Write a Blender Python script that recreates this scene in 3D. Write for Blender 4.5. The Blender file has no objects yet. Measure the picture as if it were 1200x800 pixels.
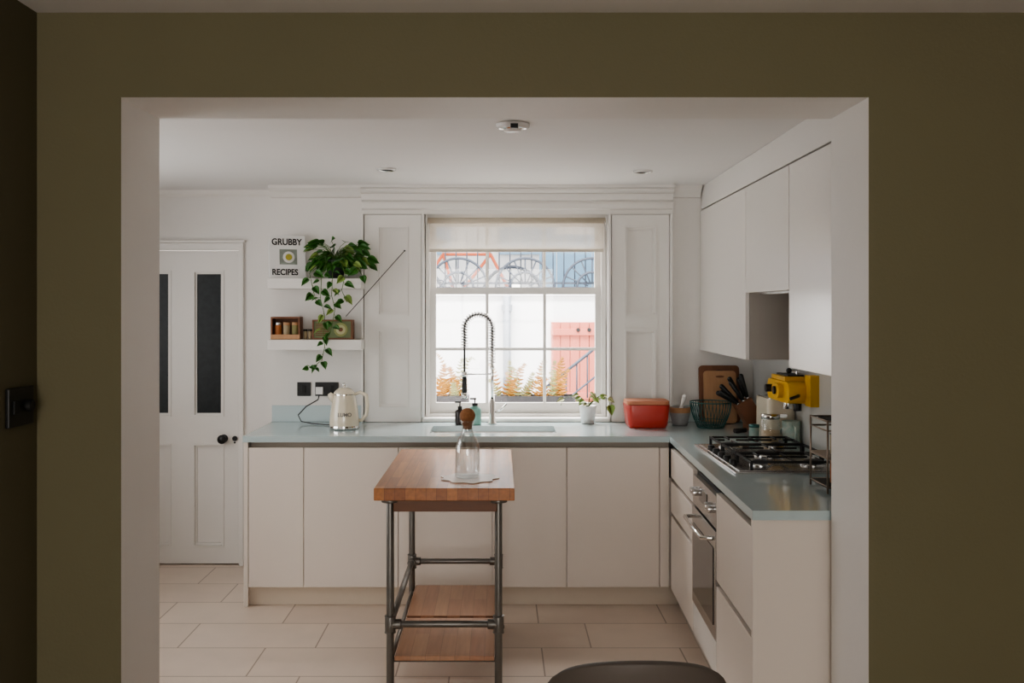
import bpy, bmesh, math, random
from mathutils import Vector, Matrix
random.seed(7)
PI=math.pi
# ------------------------------------------------------------ materials
def mat(name,col,rough=0.5,metal=0.0,var=0.04,vscale=6.0,bump=0.0,bscale=60.0,coat=0.0,trans=0.0,emit=None,spec=None,col2=None,stretch=None):
    m=bpy.data.materials.new(name); m.use_nodes=True
    nt=m.node_tree; n=nt.nodes; l=nt.links
    bs=n['Principled BSDF']
    bs.inputs['Roughness'].default_value=rough
    bs.inputs['Metallic'].default_value=metal
    bs.inputs['Coat Weight'].default_value=coat
    bs.inputs['Coat Roughness'].default_value=0.1
    bs.inputs['Transmission Weight'].default_value=trans
    if spec is not None: bs.inputs['Specular IOR Level'].default_value=spec
    tc=n.new('ShaderNodeTexCoord'); mp=n.new('ShaderNodeMapping')
    if stretch: mp.inputs['Scale'].default_value=stretch
    l.new(tc.outputs['Object'],mp.inputs['Vector'])
    no=n.new('ShaderNodeTexNoise'); no.inputs['Scale'].default_value=vscale; no.inputs['Detail'].default_value=4
    l.new(mp.outputs['Vector'],no.inputs['Vector'])
    mx=n.new('ShaderNodeMix'); mx.data_type='RGBA'
    c=tuple(col)
    if col2 is None:
        a=tuple(max(0,x*(1-var)) for x in c); b=tuple(min(1,x*(1+var)) for x in c)
    else: a=c; b=tuple(col2)
    mx.inputs[6].default_value=(*a,1); mx.inputs[7].default_value=(*b,1)
    l.new(no.outputs['Fac'],mx.inputs[0]); l.new(mx.outputs[2],bs.inputs['Base Color'])
    if bump>0:
        nb=n.new('ShaderNodeTexNoise'); nb.inputs['Scale'].default_value=bscale; nb.inputs['Detail'].default_value=3
        l.new(mp.outputs['Vector'],nb.inputs['Vector'])
        bp=n.new('ShaderNodeBump'); bp.inputs['Strength'].default_value=bump; bp.inputs['Distance'].default_value=0.004
        l.new(nb.outputs['Fac'],bp.inputs['Height']); l.new(bp.outputs['Normal'],bs.inputs['Normal'])
    if emit:
        bs.inputs['Emission Color'].default_value=(*emit[0],1); bs.inputs['Emission Strength'].default_value=emit[1]
    return m

def clear_glass(name,tint=(1,1,1),gl=0.08):
    m=bpy.data.materials.new(name); m.use_nodes=True
    nt=m.node_tree; n=nt.nodes; l=nt.links
    n.remove(n['Principled BSDF']); o=n['Material Output']
    t=n.new('ShaderNodeBsdfTransparent'); t.inputs[0].default_value=(*tint,1)
    g=n.new('ShaderNodeBsdfGlossy'); g.inputs['Roughness'].default_value=0.02
    fr=n.new('ShaderNodeLayerWeight'); fr.inputs['Blend'].default_value=0.25
    mt=n.new('ShaderNodeMath'); mt.operation='MULTIPLY_ADD'; mt.inputs[1].default_value=0.6; mt.inputs[2].default_value=gl*0.4
    l.new(fr.outputs['Facing'],mt.inputs[0])
    mx=n.new('ShaderNodeMixShader'); l.new(mt.outputs[0],mx.inputs[0])
    l.new(t.outputs[0],mx.inputs[1]); l.new(g.outputs[0],mx.inputs[2]); l.new(mx.outputs[0],o.inputs['Surface'])
    return m

def brick_mat(name,c1,c2,cm,bw,rh,mortar,rough,offset=0.5,rot=(0,0,0),noise_amt=0.35,grain=(3,3,3),coat=0.0,bump=0.3,loc=(0,0,0)):
    m=bpy.data.materials.new(name); m.use_nodes=True
    nt=m.node_tree; n=nt.nodes; l=nt.links; bs=n['Principled BSDF']
    bs.inputs['Roughness'].default_value=rough; bs.inputs['Coat Weight'].default_value=coat
    bs.inputs['Coat Roughness'].default_value=0.15
    tc=n.new('ShaderNodeTexCoord'); mp=n.new('ShaderNodeMapping'); mp.inputs['Rotation'].default_value=rot; mp.inputs['Location'].default_value=loc
    l.new(tc.outputs['Object'],mp.inputs['Vector'])
    br=n.new('ShaderNodeTexBrick'); br.inputs['Scale'].default_value=1.0
    br.inputs['Brick Width'].default_value=bw; br.inputs['Row Height'].default_value=rh
    br.inputs['Mortar Size'].default_value=mortar; br.inputs['Mortar Smooth'].default_value=0.1
    br.inputs['Color1'].default_value=(*c1,1); br.inputs['Color2'].default_value=(*c2,1); br.inputs['Mortar'].default_value=(*cm,1)
    br.offset=offset
    l.new(mp.outputs['Vector'],br.inputs['Vector'])
    mp2=n.new('ShaderNodeMapping'); mp2.inputs['Scale'].default_value=grain; l.new(tc.outputs['Object'],mp2.inputs['Vector'])
    no=n.new('ShaderNodeTexNoise'); no.inputs['Scale'].default_value=4; no.inputs['Detail'].default_value=6
    l.new(mp2.outputs['Vector'],no.inputs['Vector'])
    mr=n.new('ShaderNodeMapRange'); mr.inputs['To Min'].default_value=1-noise_amt; mr.inputs['To Max'].default_value=1+noise_amt
    l.new(no.outputs['Fac'],mr.inputs['Value'])
    vm=n.new('ShaderNodeVectorMath'); vm.operation='SCALE'
    l.new(br.outputs['Color'],vm.inputs[0]); l.new(mr.outputs['Result'],vm.inputs['Scale']); l.new(vm.outputs[0],bs.inputs['Base Color'])
    if bump:
        bp=n.new('ShaderNodeBump'); bp.inputs['Strength'].default_value=bump; bp.inputs['Distance'].default_value=0.002; bp.invert=True
        l.new(br.outputs['Fac'],bp.inputs['Height']); l.new(bp.outputs['Normal'],bs.inputs['Normal'])
    return m

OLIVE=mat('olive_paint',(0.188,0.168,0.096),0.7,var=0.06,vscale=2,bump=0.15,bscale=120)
OLIVE_SHADED=mat('olive_paint_shaded',(0.120,0.106,0.062),0.7,var=0.06,vscale=2,bump=0.15,bscale=120)  # darker copy of the olive paint, poor light on the side wall put into colour
WHITE=mat('white_wall_paint',(0.77,0.74,0.705),0.6,var=0.025,vscale=2.5,bump=0.3,bscale=18)
CEIL=mat('ceiling_paint',(0.80,0.78,0.76),0.8,var=0.02,vscale=3,bump=0.1,bscale=40)
TRIM=mat('trim_gloss_paint',(0.79,0.76,0.72),0.35,var=0.02,vscale=4,bump=0.05,bscale=30)
CAB=mat('cream_cabinet',(0.77,0.69,0.62),0.38,var=0.012,vscale=3)
CABW=mat('white_cabinet_gloss',(0.80,0.765,0.72),0.22,var=0.01,vscale=3)
CARC=mat('channel_shade_beige',(0.42,0.36,0.30),0.5)  # beige has the shadow of the recessed handle channel mixed into it
GAPSHADE=mat('gap_shade',(0.02,0.018,0.016),0.6)  # near-black sheets painting the shade inside cabinet gaps
WTOP=mat('blue_glass_worktop',(0.50,0.60,0.61),0.12,var=0.01,vscale=2,coat=0.3)
SPLASH=mat('glass_splashback',(0.55,0.64,0.65),0.12,var=0.01)
SPLASHR=mat('grey_splashback',(0.62,0.62,0.60),0.2,var=0.01)
FLOOR=brick_mat('limestone_tiles',(0.71,0.59,0.495),(0.65,0.535,0.445),(0.33,0.25,0.19),0.66,0.365,0.0035,0.32,offset=0.36,noise_amt=0.10,grain=(1.2,1.2,1.2),loc=(0.22,0.05,0))
STEEL=mat('stainless_steel',(0.62,0.61,0.60),0.25,1.0,var=0.03,vscale=8)
CHROME=mat('chrome',(0.75,0.74,0.72),0.1,1.0,var=0.01)
PIPE=mat('galvanised_pipe',(0.21,0.20,0.185),0.42,0.85,var=0.12,vscale=25,bump=0.1)
BLACK=mat('black_plastic',(0.015,0.015,0.015),0.4)
IRON=mat('cast_iron',(0.02,0.02,0.02),0.55,0.3,bump=0.2)
OVENGL=mat('oven_glass',(0.02,0.02,0.022),0.06,coat=0.5)
WOODT=brick_mat('butcher_block',(0.52,0.205,0.062),(0.35,0.12,0.036),(0.20,0.07,0.025),0.42,0.042,0.0008,0.32,rot=(0,0,PI/2),noise_amt=0.38,grain=(14,1.2,14),coat=0.18,bump=0.05)
WOODD=mat('walnut_apron',(0.13,0.048,0.018),0.4,col2=(0.20,0.08,0.03),vscale=5,stretch=(2,20,20))
WOODS=brick_mat('shelf_board',(0.47,0.26,0.15),(0.40,0.20,0.115),(0.24,0.12,0.07),0.5,0.06,0.0008,0.3,rot=(0,0,PI/2),noise_amt=0.25,grain=(14,1.2,14),coat=0.3,bump=0.05)
WOODL=mat('light_wood',(0.42,0.22,0.11),0.5,col2=(0.55,0.32,0.17),vscale=5,stretch=(10,10,1.2))
WOODM=mat('dark_wood',(0.16,0.06,0.028),0.5,col2=(0.24,0.10,0.045),vscale=5,stretch=(10,10,1.2))
CORK=mat('cork',(0.42,0.20,0.09),0.8,col2=(0.20,0.08,0.03),vscale=90,bump=0.4,bscale=150)
CREAM=mat('cream_enamel',(0.74,0.66,0.52),0.18,coat=0.5,var=0.01)
RED=mat('red_enamel',(0.50,0.045,0.030),0.35,coat=0.2,var=0.03)
LIDW=mat('reddish_lid_wood',(0.50,0.17,0.09),0.5,col2=(0.60,0.27,0.15),vscale=5,stretch=(1.2,10,10))
YEL=mat('yellow_enamel',(0.80,0.45,0.01),0.35,var=0.03)
TEAL=mat('teal_wire',(0.03,0.12,0.11),0.4)
MINT=mat('mint_soap_bottle',(0.22,0.42,0.36),0.25)
AMBER=mat('dark_bottle',(0.03,0.022,0.02),0.2)
STONE=mat('mortar_stone',(0.36,0.35,0.35),0.7,var=0.2,vscale=60)
CERW=mat('white_ceramic',(0.80,0.78,0.76),0.25,var=0.01)
LEAF=mat('pothos_leaf',(0.018,0.085,0.012),0.38,col2=(0.06,0.21,0.025),vscale=14)
LEAF2=mat('lime_leaf',(0.16,0.30,0.06),0.45,col2=(0.30,0.38,0.10),vscale=14)
PALEL=mat('pale_leaf',(0.36,0.42,0.18),0.5,col2=(0.50,0.45,0.24),vscale=14)
FERN=mat('fern_orange',(0.55,0.20,0.045),0.6,col2=(0.55,0.36,0.08),vscale=8)
STEM=mat('stem',(0.10,0.19,0.04),0.6)
SOIL=mat('soil',(0.05,0.03,0.02),0.9,bump=0.5)
POTD=mat('charcoal_pot',(0.04,0.04,0.045),0.6)
PAPER=mat('book_paper',(0.85,0.84,0.82),0.5,var=0.01)
INK=mat('ink',(0.01,0.01,0.01),0.6)
GLASSW=clear_glass('window_glass')
BOTTLE=clear_glass('clear_glassware',(0.97,0.98,0.98),0.16)
FROST=mat('dark_etched_glass',(0.006,0.008,0.009),0.35,col2=(0.030,0.036,0.038),vscale=30,spec=0.3)
DOILY=mat('doily_mat',(0.62,0.50,0.42),0.3)
CHAIRM=mat('taupe_chair',(0.13,0.11,0.095),0.5,bump=0.1)
EXTW=mat('exterior_white_render',(0.84,0.84,0.84),0.8,bump=0.3,bscale=20)
EXTG=mat('exterior_paving',(0.40,0.38,0.36),0.8)
EXTR=mat('red_painted_timber',(0.56,0.17,0.12),0.6,var=0.1,stretch=(20,20,1))
EXTB=mat('blue_painted_boards',(0.22,0.37,0.50),0.6,var=0.15)
EXTBR=mat('far_facade',(0.74,0.70,0.67),0.8,var=0.1)
EXTO=mat('orange_frame_paint',(0.60,0.13,0.05),0.4)
EXTD=mat('tarmac_ironwork',(0.05,0.06,0.08),0.5)
EXTGY=mat('grey_drainpipe',(0.27,0.29,0.32),0.5)
OATM=mat('tin_pattern',(0.75,0.70,0.62),0.5,col2=(0.20,0.45,0.42),vscale=45)
OAT=mat('oats',(0.55,0.42,0.28),0.9,var=0.2,vscale=80)

def fabric(name,col):
    m=bpy.data.materials.new(name); m.use_nodes=True
    nt=m.node_tree; n=nt.nodes; l=nt.links; n.remove(n['Principled BSDF'])
    d=n.new('ShaderNodeBsdfDiffuse'); t=n.new('ShaderNodeBsdfTranslucent'); tp=n.new('ShaderNodeBsdfTransparent')
    w=n.new('ShaderNodeTexNoise'); w.inputs['Scale'].default_value=150
    mr=n.new('ShaderNodeMapRange'); mr.inputs['To Min'].default_value=0.32; mr.inputs['To Max'].default_value=0.55
    l.new(w.outputs['Fac'],mr.inputs['Value'])
    d.inputs[0].default_value=(*col,1); t.inputs[0].default_value=(*col,1)
    m1=n.new('ShaderNodeMixShader'); m1.inputs[0].default_value=0.5; l.new(d.outputs[0],m1.inputs[1]); l.new(t.outputs[0],m1.inputs[2])
    m2=n.new('ShaderNodeMixShader'); l.new(mr.outputs['Result'],m2.inputs[0]); l.new(m1.outputs[0],m2.inputs[1]); l.new(tp.outputs[0],m2.inputs[2])
    l.new(m2.outputs[0],n['Material Output'].inputs['Surface'])
    return m
BLIND=fabric('blind_fabric',(0.76,0.71,0.64))

# ------------------------------------------------------------ builder
jr=random.Random(3)
class B:
    def __init__(s,name): s.bm=bmesh.new(); s.mats=[]; s.name=name
    def mi(s,m):
        if m not in s.mats: s.mats.append(m)
        return s.mats.index(m)
    def face(s,vs,m,smooth=False):
        try: f=s.bm.faces.new(vs)
        except ValueError: return None
        f.material_index=s.mi(m); f.smooth=smooth; return f
    def box(s,x0,x1,y0,y1,z0,z1,m,front=None,M=None):
        j=lambda: jr.uniform(-0.00025,0.00025)
        if min(abs(x1-x0),abs(y1-y0),abs(z1-z0))>0.003 and M is None:
            x0+=j();x1+=j();y0+=j();y1+=j();z0+=j();z1+=j()
        return s.prism([(x0,y0),(x1,y0),(x1,y1),(x0,y1)],z0,z1,m,front,M)
    def prism(s,poly,z0,z1,m,front=None,M=None):
        lo=[Vector((p[0],p[1],z0)) for p in poly]; hi=[Vector((p[0],p[1],z1)) for p in poly]
        if M is not None: lo=[M@v for v in lo]; hi=[M@v for v in hi]
        lo=[s.bm.verts.new(v) for v in lo]; hi=[s.bm.verts.new(v) for v in hi]
        n=len(poly)
        s.face(lo[::-1],m); s.face(hi,m)
        for i in range(n):
            j=(i+1)%n
            s.face([lo[i],lo[j],hi[j],hi[i]], front if (front and i==0) else m)
    def xprofile(s,prof,x0,x1,m):
        a=[s.bm.verts.new((x0,p[0],p[1])) for p in prof]; b=[s.bm.verts.new((x1,p[0],p[1])) for p in prof]
        n=len(prof); s.face(a,m); s.face(b[::-1],m)
        for i in range(n):
            j=(i+1)%n; s.face([a[i],b[i],b[j],a[j]],m)
    def ring(s,c,u,v,r,seg):
        return [s.bm.verts.new(c+u*(r*math.cos(2*PI*i/seg))+v*(r*math.sin(2*PI*i/seg))) for i in range(seg)]
    def cyl(s,p0,p1,r0,m,r1=None,seg=20,caps=True):
        p0=Vector(p0); p1=Vector(p1); r1=r0 if r1 is None else r1
        d=(p1-p0).normalized(); u=d.orthogonal().normalized(); v=d.cross(u)
        a=s.ring(p0,u,v,r0,seg); b=s.ring(p1,u,v,r1,seg)
        for i in range(seg):
            j=(i+1)%seg; s.face([a[i],a[j],b[j],b[i]],m,True)
        if caps: s.face(a[::-1],m); s.face(b,m)
    def lathe(s,c,prof,m,seg=32,sx=1,sy=1,M=None):
        c=Vector(c); prev=None; pm=None
        for k,p in enumerate(prof):
            r,z=p[0],p[1]; mm=p[2] if len(p)>2 else (m if pm is None else pm)
            if r<1e-5:
                co=Vector((0,0,z)); co=(M@co) if M else co
                cur=[s.bm.verts.new(c+co)]
            else:
                cur=[]
                for i in range(seg):
                    a=2*PI*i/seg; co=Vector((r*sx*math.cos(a),r*sy*math.sin(a),z)); co=(M@co) if M else co
                    cur.append(s.bm.verts.new(c+co))
            if prev is not None:
                for i in range(seg):
                    j=(i+1)%seg
                    if len(prev)==1 and len(cur)>1: s.face([prev[0],cur[j],cur[i]],pm,True)
                    elif len(cur)==1 and len(prev)>1: s.face([prev[i],prev[j],cur[0]],pm,True)
                    elif len(cur)>1: s.face([prev[i],prev[j],cur[j],cur[i]],pm,True)
            prev=cur; pm=mm
    def tube(s,pts,r,m,seg=8,closed=False):
        pts=[Vector(p) for p in pts]; n=len(pts); rings=[]; u=None
        for i in range(n):
            if closed: d=(pts[(i+1)%n]-pts[i-1])
            else: d=pts[min(i+1,n-1)]-pts[max(i-1,0)]
            d=d.normalized()
            if u is None: u=d.orthogonal().normalized()
            else:
                u=(u-d*u.dot(d)); u=u.normalized() if u.length>1e-6 else d.orthogonal().normalized()
            rr=r[i] if isinstance(r,(list,tuple)) else r
            rings.append(s.ring(pts[i],u,d.cross(u),rr,seg))
        for i in range(n if closed else n-1):
            a=rings[i]; b=rings[(i+1)%n]
            for k in range(seg):
                j=(k+1)%seg; s.face([a[k],a[j],b[j],b[k]],m,True)
        if not closed: s.face(rings[0][::-1],m); s.face(rings[-1],m)
    def sphere(s,c,r,m,sx=1,sy=1,sz=1,seg=20,rings=12):
        prof=[(r*math.sin(PI*i/rings) if 0<i<rings else 0,-r*sz*math.cos(PI*i/rings)) for i in range(rings+1)]
        s.lathe(c,prof,m,seg,sx,sy)
    def leaf(s,p,d,nrm,size,m,w=1.0,curl=0.25):
        p=Vector(p); d=Vector(d).normalized(); nrm=Vector(nrm); nrm=(nrm-d*nrm.dot(d))
        nrm=nrm.normalized() if nrm.length>1e-4 else d.orthogonal().normalized()
        t=d.cross(nrm)
        out=[(-0.08,0.18),(0.08,0.40),(0.35,0.42),(0.65,0.26),(0.86,0.10)]
        def pt(a,b): return p+d*(a*size)+t*(b*w*size)+nrm*(size*(0.22*abs(b)-curl*a*a))
        mid=[s.bm.verts.new(pt(a,0)) for a in (0,0.12,0.35,0.65,0.86,1.02)]
        for sg in (1,-1):
            e=[s.bm.verts.new(pt(a,b*sg)) for a,b in out]
            s.face([mid[0],mid[1],e[1],e[0]],m,True)
            s.face([mid[1],mid[2],e[2],e[1]],m,True)
            s.face([mid[2],mid[3],e[3],e[2]],m,True)
            s.face([mid[3],mid[4],e[4],e[3]],m,True)
            s.face([mid[4],mid[5],e[4]],m,True)
    def done(s,bevel=0.0,recalc=True,solid=0.0,seg=2):
        if recalc: bmesh.ops.recalc_face_normals(s.bm,faces=s.bm.faces[:])
        me=bpy.data.meshes.new(s.name); s.bm.to_mesh(me); s.bm.free()
        for m in s.mats: me.materials.append(m)
        o=bpy.data.objects.new(s.name,me); bpy.context.scene.collection.objects.link(o)
        if solid:
            md=o.modifiers.new('solid','SOLIDIFY'); md.thickness=solid; md.offset=0
        if bevel:
            md=o.modifiers.new('bevel','BEVEL'); md.width=bevel; md.segments=seg; md.limit_method='ANGLE'; md.angle_limit=math.radians(50)
        return o

def text(parent,body,loc,size,m,rot=(PI/2,0,0),align='LEFT',name='lettering',sx=1.0,ext=0.0004):
    cu=bpy.data.curves.new(name,'FONT'); cu.body=body; cu.size=size; cu.align_x=align; cu.extrude=ext; cu.offset=0.0006 if size>0.02 else 0.0003
    cu.materials.append(m)
    o=bpy.data.objects.new(name,cu); bpy.context.scene.collection.objects.link(o)
    o.location=loc; o.rotation_euler=rot; o.scale=(sx,1,1); o.parent=parent
    return o

# ------------------------------------------------------------ survey constants (metres)
CH=0.93            # counter height
YW=6.02            # window wall
YD=6.21            # door wall
YC=5.324           # counter front edge
ZC=2.37            # kitchen ceiling
YN,YF=2.995,3.333  # dividing wall near / far face
def fx(d): return 0.926-0.0298*(YC-d)     # right run counter front edge
def ux(d): return 1.232-0.013*(YW-d)      # wall cabinets front
def rw(d): return 1.56-0.015*(YW-d)       # right wall

# ------------------------------------------------------------ room shell
b=B('floor'); b.box(-2.75,2.75,-3.1,6.35,-0.1,0,FLOOR); b.done()
b=B('ceiling'); b.box(-2.75,2.0,YF-0.02,6.35,ZC,ZC+0.35,CEIL); b.done()
b=B('ceiling_dining'); b.box(-1.6,2.75,-3.1,YN,2.524,2.7,CEIL); b.done()
b=B('wall_divider')
b.box(-2.75,-1.154,YN,YF,0,2.7,WHITE,front=OLIVE)
b.box(1.128,2.75,YN,YF,0,2.7,WHITE,front=OLIVE)
b.prism([(-1.154,YN),(1.128,YN),(1.128,YF),(-1.154,YF)],2.266,2.7,WHITE,front=OLIVE)
b.done()
b=B('wall_dining_left'); b.box(-1.56,-1.411,-3.1,YN,0,2.7,OLIVE_SHADED); b.done()
b=B('wall_dining_right'); b.box(2.6,2.75,-3.1,YN,0,2.7,OLIVE_SHADED); b.done()
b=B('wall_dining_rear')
b.box(-1.56,-1.3,-3.1,-2.95,0,2.7,OLIVE_SHADED); b.box(0.9,2.75,-3.1,-2.95,0,2.7,OLIVE_SHADED)
b.box(-1.3,0.9,-3.1,-2.95,2.3,2.7,OLIVE_SHADED); b.box(-1.3,0.9,-3.1,-2.95,0,0.5,OLIVE_SHADED); b.done()
b=B('trim_1')   # skirting in the dining room, around divider piers
b.box(-1.411,-1.16,YN-0.018,YN,0,0.14,TRIM); b.box(1.14,2.6,YN-0.018,YN,0,0.14,TRIM); b.done(0.003)
b=B('wall_right'); b.prism([(rw(YF),YF),(rw(YW+0.3),YW+0.3),(1.9,YW+0.3),(1.9,YF)],0,ZC,WHITE); b.done()
b=B('wall_left')
b.box(-2.75,-2.6,YF,3.7,0,ZC,WHITE); b.box(-2.75,-2.6,5.3,6.35,0,ZC,WHITE)
b.box(-2.75,-2.6,3.7,5.3,0,0.9,WHITE); b.box(-2.75,-2.6,3.7,5.3,2.1,ZC,WHITE); b.done()
b=B('added_window_side')  # unseen window added to the kitchen's left wall for the side fill lamp
for y in (3.7,4.48,5.26): b.box(-2.72,-2.66,y,y+0.04,0.9,2.1,TRIM)
for z in (0.9,1.48,2.06): b.box(-2.715,-2.665,3.7,5.3,z,z+0.04,TRIM)
b.done(0.003)
b=B('added_window_rear')  # unseen window added behind the camera for the rear fill lamp
for x in (-1.3,-0.6,0.15,0.85): b.box(x,x+0.05,-3.06,-3.0,0.5,2.3,TRIM)
for z in (0.5,1.4,2.25): b.box(-1.3,0.9,-3.055,-3.005,z,z+0.05,TRIM)
b.done(0.003)
# back wall, door side
DX0,DX1,DZ=-2.378,-1.643,1.993
b=B('wall_door_side')
b.box(-2.6,DX0,YD,YD+0.14,0,ZC,WHITE); b.box(DX1,-1.398,YD,YD+0.14,0,ZC,WHITE); b.box(DX0,DX1,YD,YD+0.14,DZ,ZC,WHITE)
b.done()
WX0,WX1,WZ0,WZ1=-0.461,0.665,0.95,2.206
b=B('wall_back')
b.box(-1.398,WX0,YW,YW+0.33,0,ZC,WHITE); b.box(WX1,1.9,YW,YW+0.33,0,ZC,WHITE)
b.box(WX0,WX1,YW,YW+0.33,0,WZ0,WHITE); b.box(WX0,WX1,YW,YW+0.33,WZ1,ZC,WHITE); b.done()
b=B('trim_2')  # cornice
prof=[(YW,2.20),(YW-0.016,2.20),(YW-0.016,2.225),(YW-0.030,2.235),(YW-0.030,2.268),(YW-0.022,2.270),(YW-0.022,2.278),(YW-0.05,2.284),(YW-0.055,2.30),(YW-0.060,2.32),(YW-0.055,2.323),(YW-0.085,2.335),(YW-0.09,2.348),(YW-0.085,2.352),(YW-0.11,2.355),(YW-0.11,ZC),(YW,ZC)]
b.xprofile(prof,-0.84,1.06,TRIM)
prof=[(YW,2.30),(YW-0.03,2.305),(YW-0.05,2.33),(YW-0.075,2.345),(YW-0.09,2.352),(YW-0.09,ZC),(YW,ZC)]
b.xprofile(prof,-1.398,-0.84,TRIM); b.xprofile(prof,1.06,1.228,TRIM)
b.done()
b=B('trim_3')  # door wall coving
b.xprofile([(YD,2.33),(YD-0.02,2.345),(YD-0.035,ZC),(YD,ZC)],-2.6,-1.398,TRIM); b.done()
b=B('baseboard_back'); b.box(DX1+0.03,-1.43,YD-0.015,YD,0,0.12,TRIM); b.box(-2.6,DX0-0.08,YD-0.015,YD,0,0.12,TRIM); b.done(0.003)

# ------------------------------------------------------------ door
def framed(b,x0,x1,yf,yb,z0,z1,openings,m,recess,pm,bead=0.005):
    """face board from yf to yb with rectangular openings backed by recessed panels"""
    xs=sorted(set([x0,x1]+[o[0] for o in openings]+[o[1] for o in openings]))
    zs=sorted(set([z0,z1]+[o[2] for o in openings]+[o[3] for o in openings]))
    for i in range(len(xs)-1):
        for j in range(len(zs)-1):
            cx=(xs[i]+xs[i+1])/2; cz=(zs[j]+zs[j+1])/2
            if any(o[0]<cx<o[1] and o[2]<cz<o[3] for o in openings): continue
            b.prism([(xs[i],yf),(xs[i+1],yf),(xs[i+1],yb),(xs[i],yb)],zs[j],zs[j+1],m)
    for o in openings:
        b.box(o[0]-0.002,o[1]+0.002,yf+recess,yb-0.001,o[2]-0.002,o[3]+0.002,o[4] if len(o)>4 else pm)
        for (t0,t1,ya,yz) in ((-0.006,0.004,yf-bead,yf+recess+0.001),(0.004,0.016,yf+recess*0.5,yf+recess+0.001)):
            A,C,E,G=o[0]+t0,o[1]-t0,o[2]+t0,o[3]-t0; w=t1-t0
            for (a,c,e,g) in ((A,A+w,E+w,G-w),(C-w,C,E+w,G-w),(A,C,E,E+w),(A,C,G-w,G)):
                b.box(a,c,ya,yz,e,g,m)
b=B('door_1')
ops=[(-2.27,-2.086,0.944,1.858,FROST),(-1.935,-1.751,0.944,1.858,FROST),(-2.27,-2.086,0.12,0.76),(-1.935,-1.751,0.12,0.76)]
framed(b,DX0+0.004,DX1-0.004,YD+0.012,YD+0.05,0.008,DZ-0.004,ops,TRIM,0.018,TRIM)
b.lathe((-1.745,YD+0.012,0.80),[(0.0,0,BLACK),(0.026,0),(0.026,0.008),(0.010,0.012),(0.010,0.03),(0.028,0.042),(0.028,0.055),(0.0,0.062)],BLACK,20,M=Matrix.Rotation(PI/2,4,'X'))
b.cyl((-1.675,YD+0.012,0.80),(-1.675,YD+0.004,0.80),0.016,BLACK); b.cyl((-1.675,YD+0.006,0.775),(-1.675,YD+0.004,0.775),0.006,BLACK)
b.done()
b=B('trim_4')
b.box(DX1,DX1+0.028,YD-0.022,YD+0.05,0,DZ,TRIM); b.box(DX0-0.07,DX0,YD-0.022,YD+0.05,0,DZ,TRIM)
b.box(DX0-0.07,DX1+0.028,YD-0.022,YD+0.05,DZ,DZ+0.045,TRIM)
b.box(DX0-0.085,DX1+0.04,YD-0.03,YD,DZ+0.046,DZ+0.062,TRIM); b.done(0.003)

# ------------------------------------------------------------ window, shutters, blind
b=B('window_1')
ys=6.13
X0,X1=-0.455,0.66
b.box(X0,X0+0.025,ys-0.05,ys+0.09,WZ0,WZ1,TRIM); b.box(X1-0.025,X1,ys-0.05,ys+0.09,WZ0,WZ1,TRIM)
b.box(X0+0.025,X1-0.025,ys-0.05,ys+0.09,WZ1-0.03,WZ1,TRIM); b.box(X0+0.025,X1-0.025,ys-0.05,ys+0.12,WZ0,WZ0+0.02,TRIM)
a0,a1=X0+0.025,X1-0.025
def sash(y0,y1,z0,z1,rb,rt,midz):
    b.box(a0,a0+0.035,y0,y1,z0,z1,TRIM); b.box(a1-0.035,a1,y0,y1,z0,z1,TRIM)
    b.box(a0+0.035,a1-0.035,y0,y1,z0,z0+rb,TRIM); b.box(a0+0.035,a1-0.035,y0,y1,z1-rt,z1,TRIM)
    for px in (-0.076,0.284):
        b.box(px-0.009,px+0.009,y0+0.004,y1-0.004,z0+rb,z1-rt,TRIM)
    b.box(a0+0.033,a1-0.033,y0+0.006,y1-0.006,midz-0.009,midz+0.009,TRIM)
    b.box(a0+0.03,a1-0.03,(y0+y1)/2-0.001,(y0+y1)/2+0.001,z0+rb,z1-rt,GLASSW)
sash(ys,ys+0.035,0.97,1.755,0.065,0.042,1.37)
sash(ys+0.04,ys+0.075,1.712,2.176,0.042,0.04,2.0)
b.box(0.08,0.13,ys-0.01,ys+0.03,1.756,1.774,CHROME)
b.done()
b=B('window_sill'); b.box(WX0-0.01,WX1+0.01,5.985,6.08,CH+0.001,WZ0+0.004,TRIM); b.done(0.004)
def shutter(name,x0,x1):
    b=B(name); i=0.085
    framed(b,x0,x1,YW-0.035,YW-0.001,CH+0.002,2.195,[(x0+i,x1-i,1.585,2.12),(x0+i,x1-i,1.02,1.49)],TRIM,0.022,TRIM,0.007)
    return b.done()
shutter('window_shutter',-0.822,-0.476); shutter('window_shutter.001',0.686,1.037)
b=B('trim_5')
for x in (-0.84,1.04): b.box(x,x+0.014,YW-0.055,YW-0.001,CH+0.002,2.2,TRIM)
for x in (-0.472,0.667): b.box(x,x+0.014,YW-0.05,YW-0.001,CH+0.03,2.2,TRIM)
b.done(0.003)
b=B('roller_blind')
b.cyl((-0.44,6.045,2.165),(0.655,6.045,2.165),0.017,mat('blind_tube',(0.54,0.47,0.38),0.6),seg=16)
b.box(-0.43,0.645,6.059,6.061,1.985,2.165,BLIND)
b.box(-0.43,0.645,6.053,6.067,1.972,1.990,mat('blind_rail',(0.66,0.60,0.52),0.5))
for x in (-0.452,0.655): b.box(x,x+0.006,6.02,6.07,2.14,2.19,TRIM)
b.tube([(0.648,6.03,2.16),(0.649,6.03,1.6),(0.652,6.03,1.45),(0.656,6.03,1.6),(0.657,6.03,2.16)],0.0015,CERW,6)
b.done()
b=B('shutter_bar')
b.tube([(-0.576,5.972,1.975),(-0.93,5.950,1.575)],0.0022,IRON,8)
b.cyl((-0.576,YW-0.035,1.975),(-0.576,5.965,1.975),0.005,IRON,seg=12); b.done()

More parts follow.
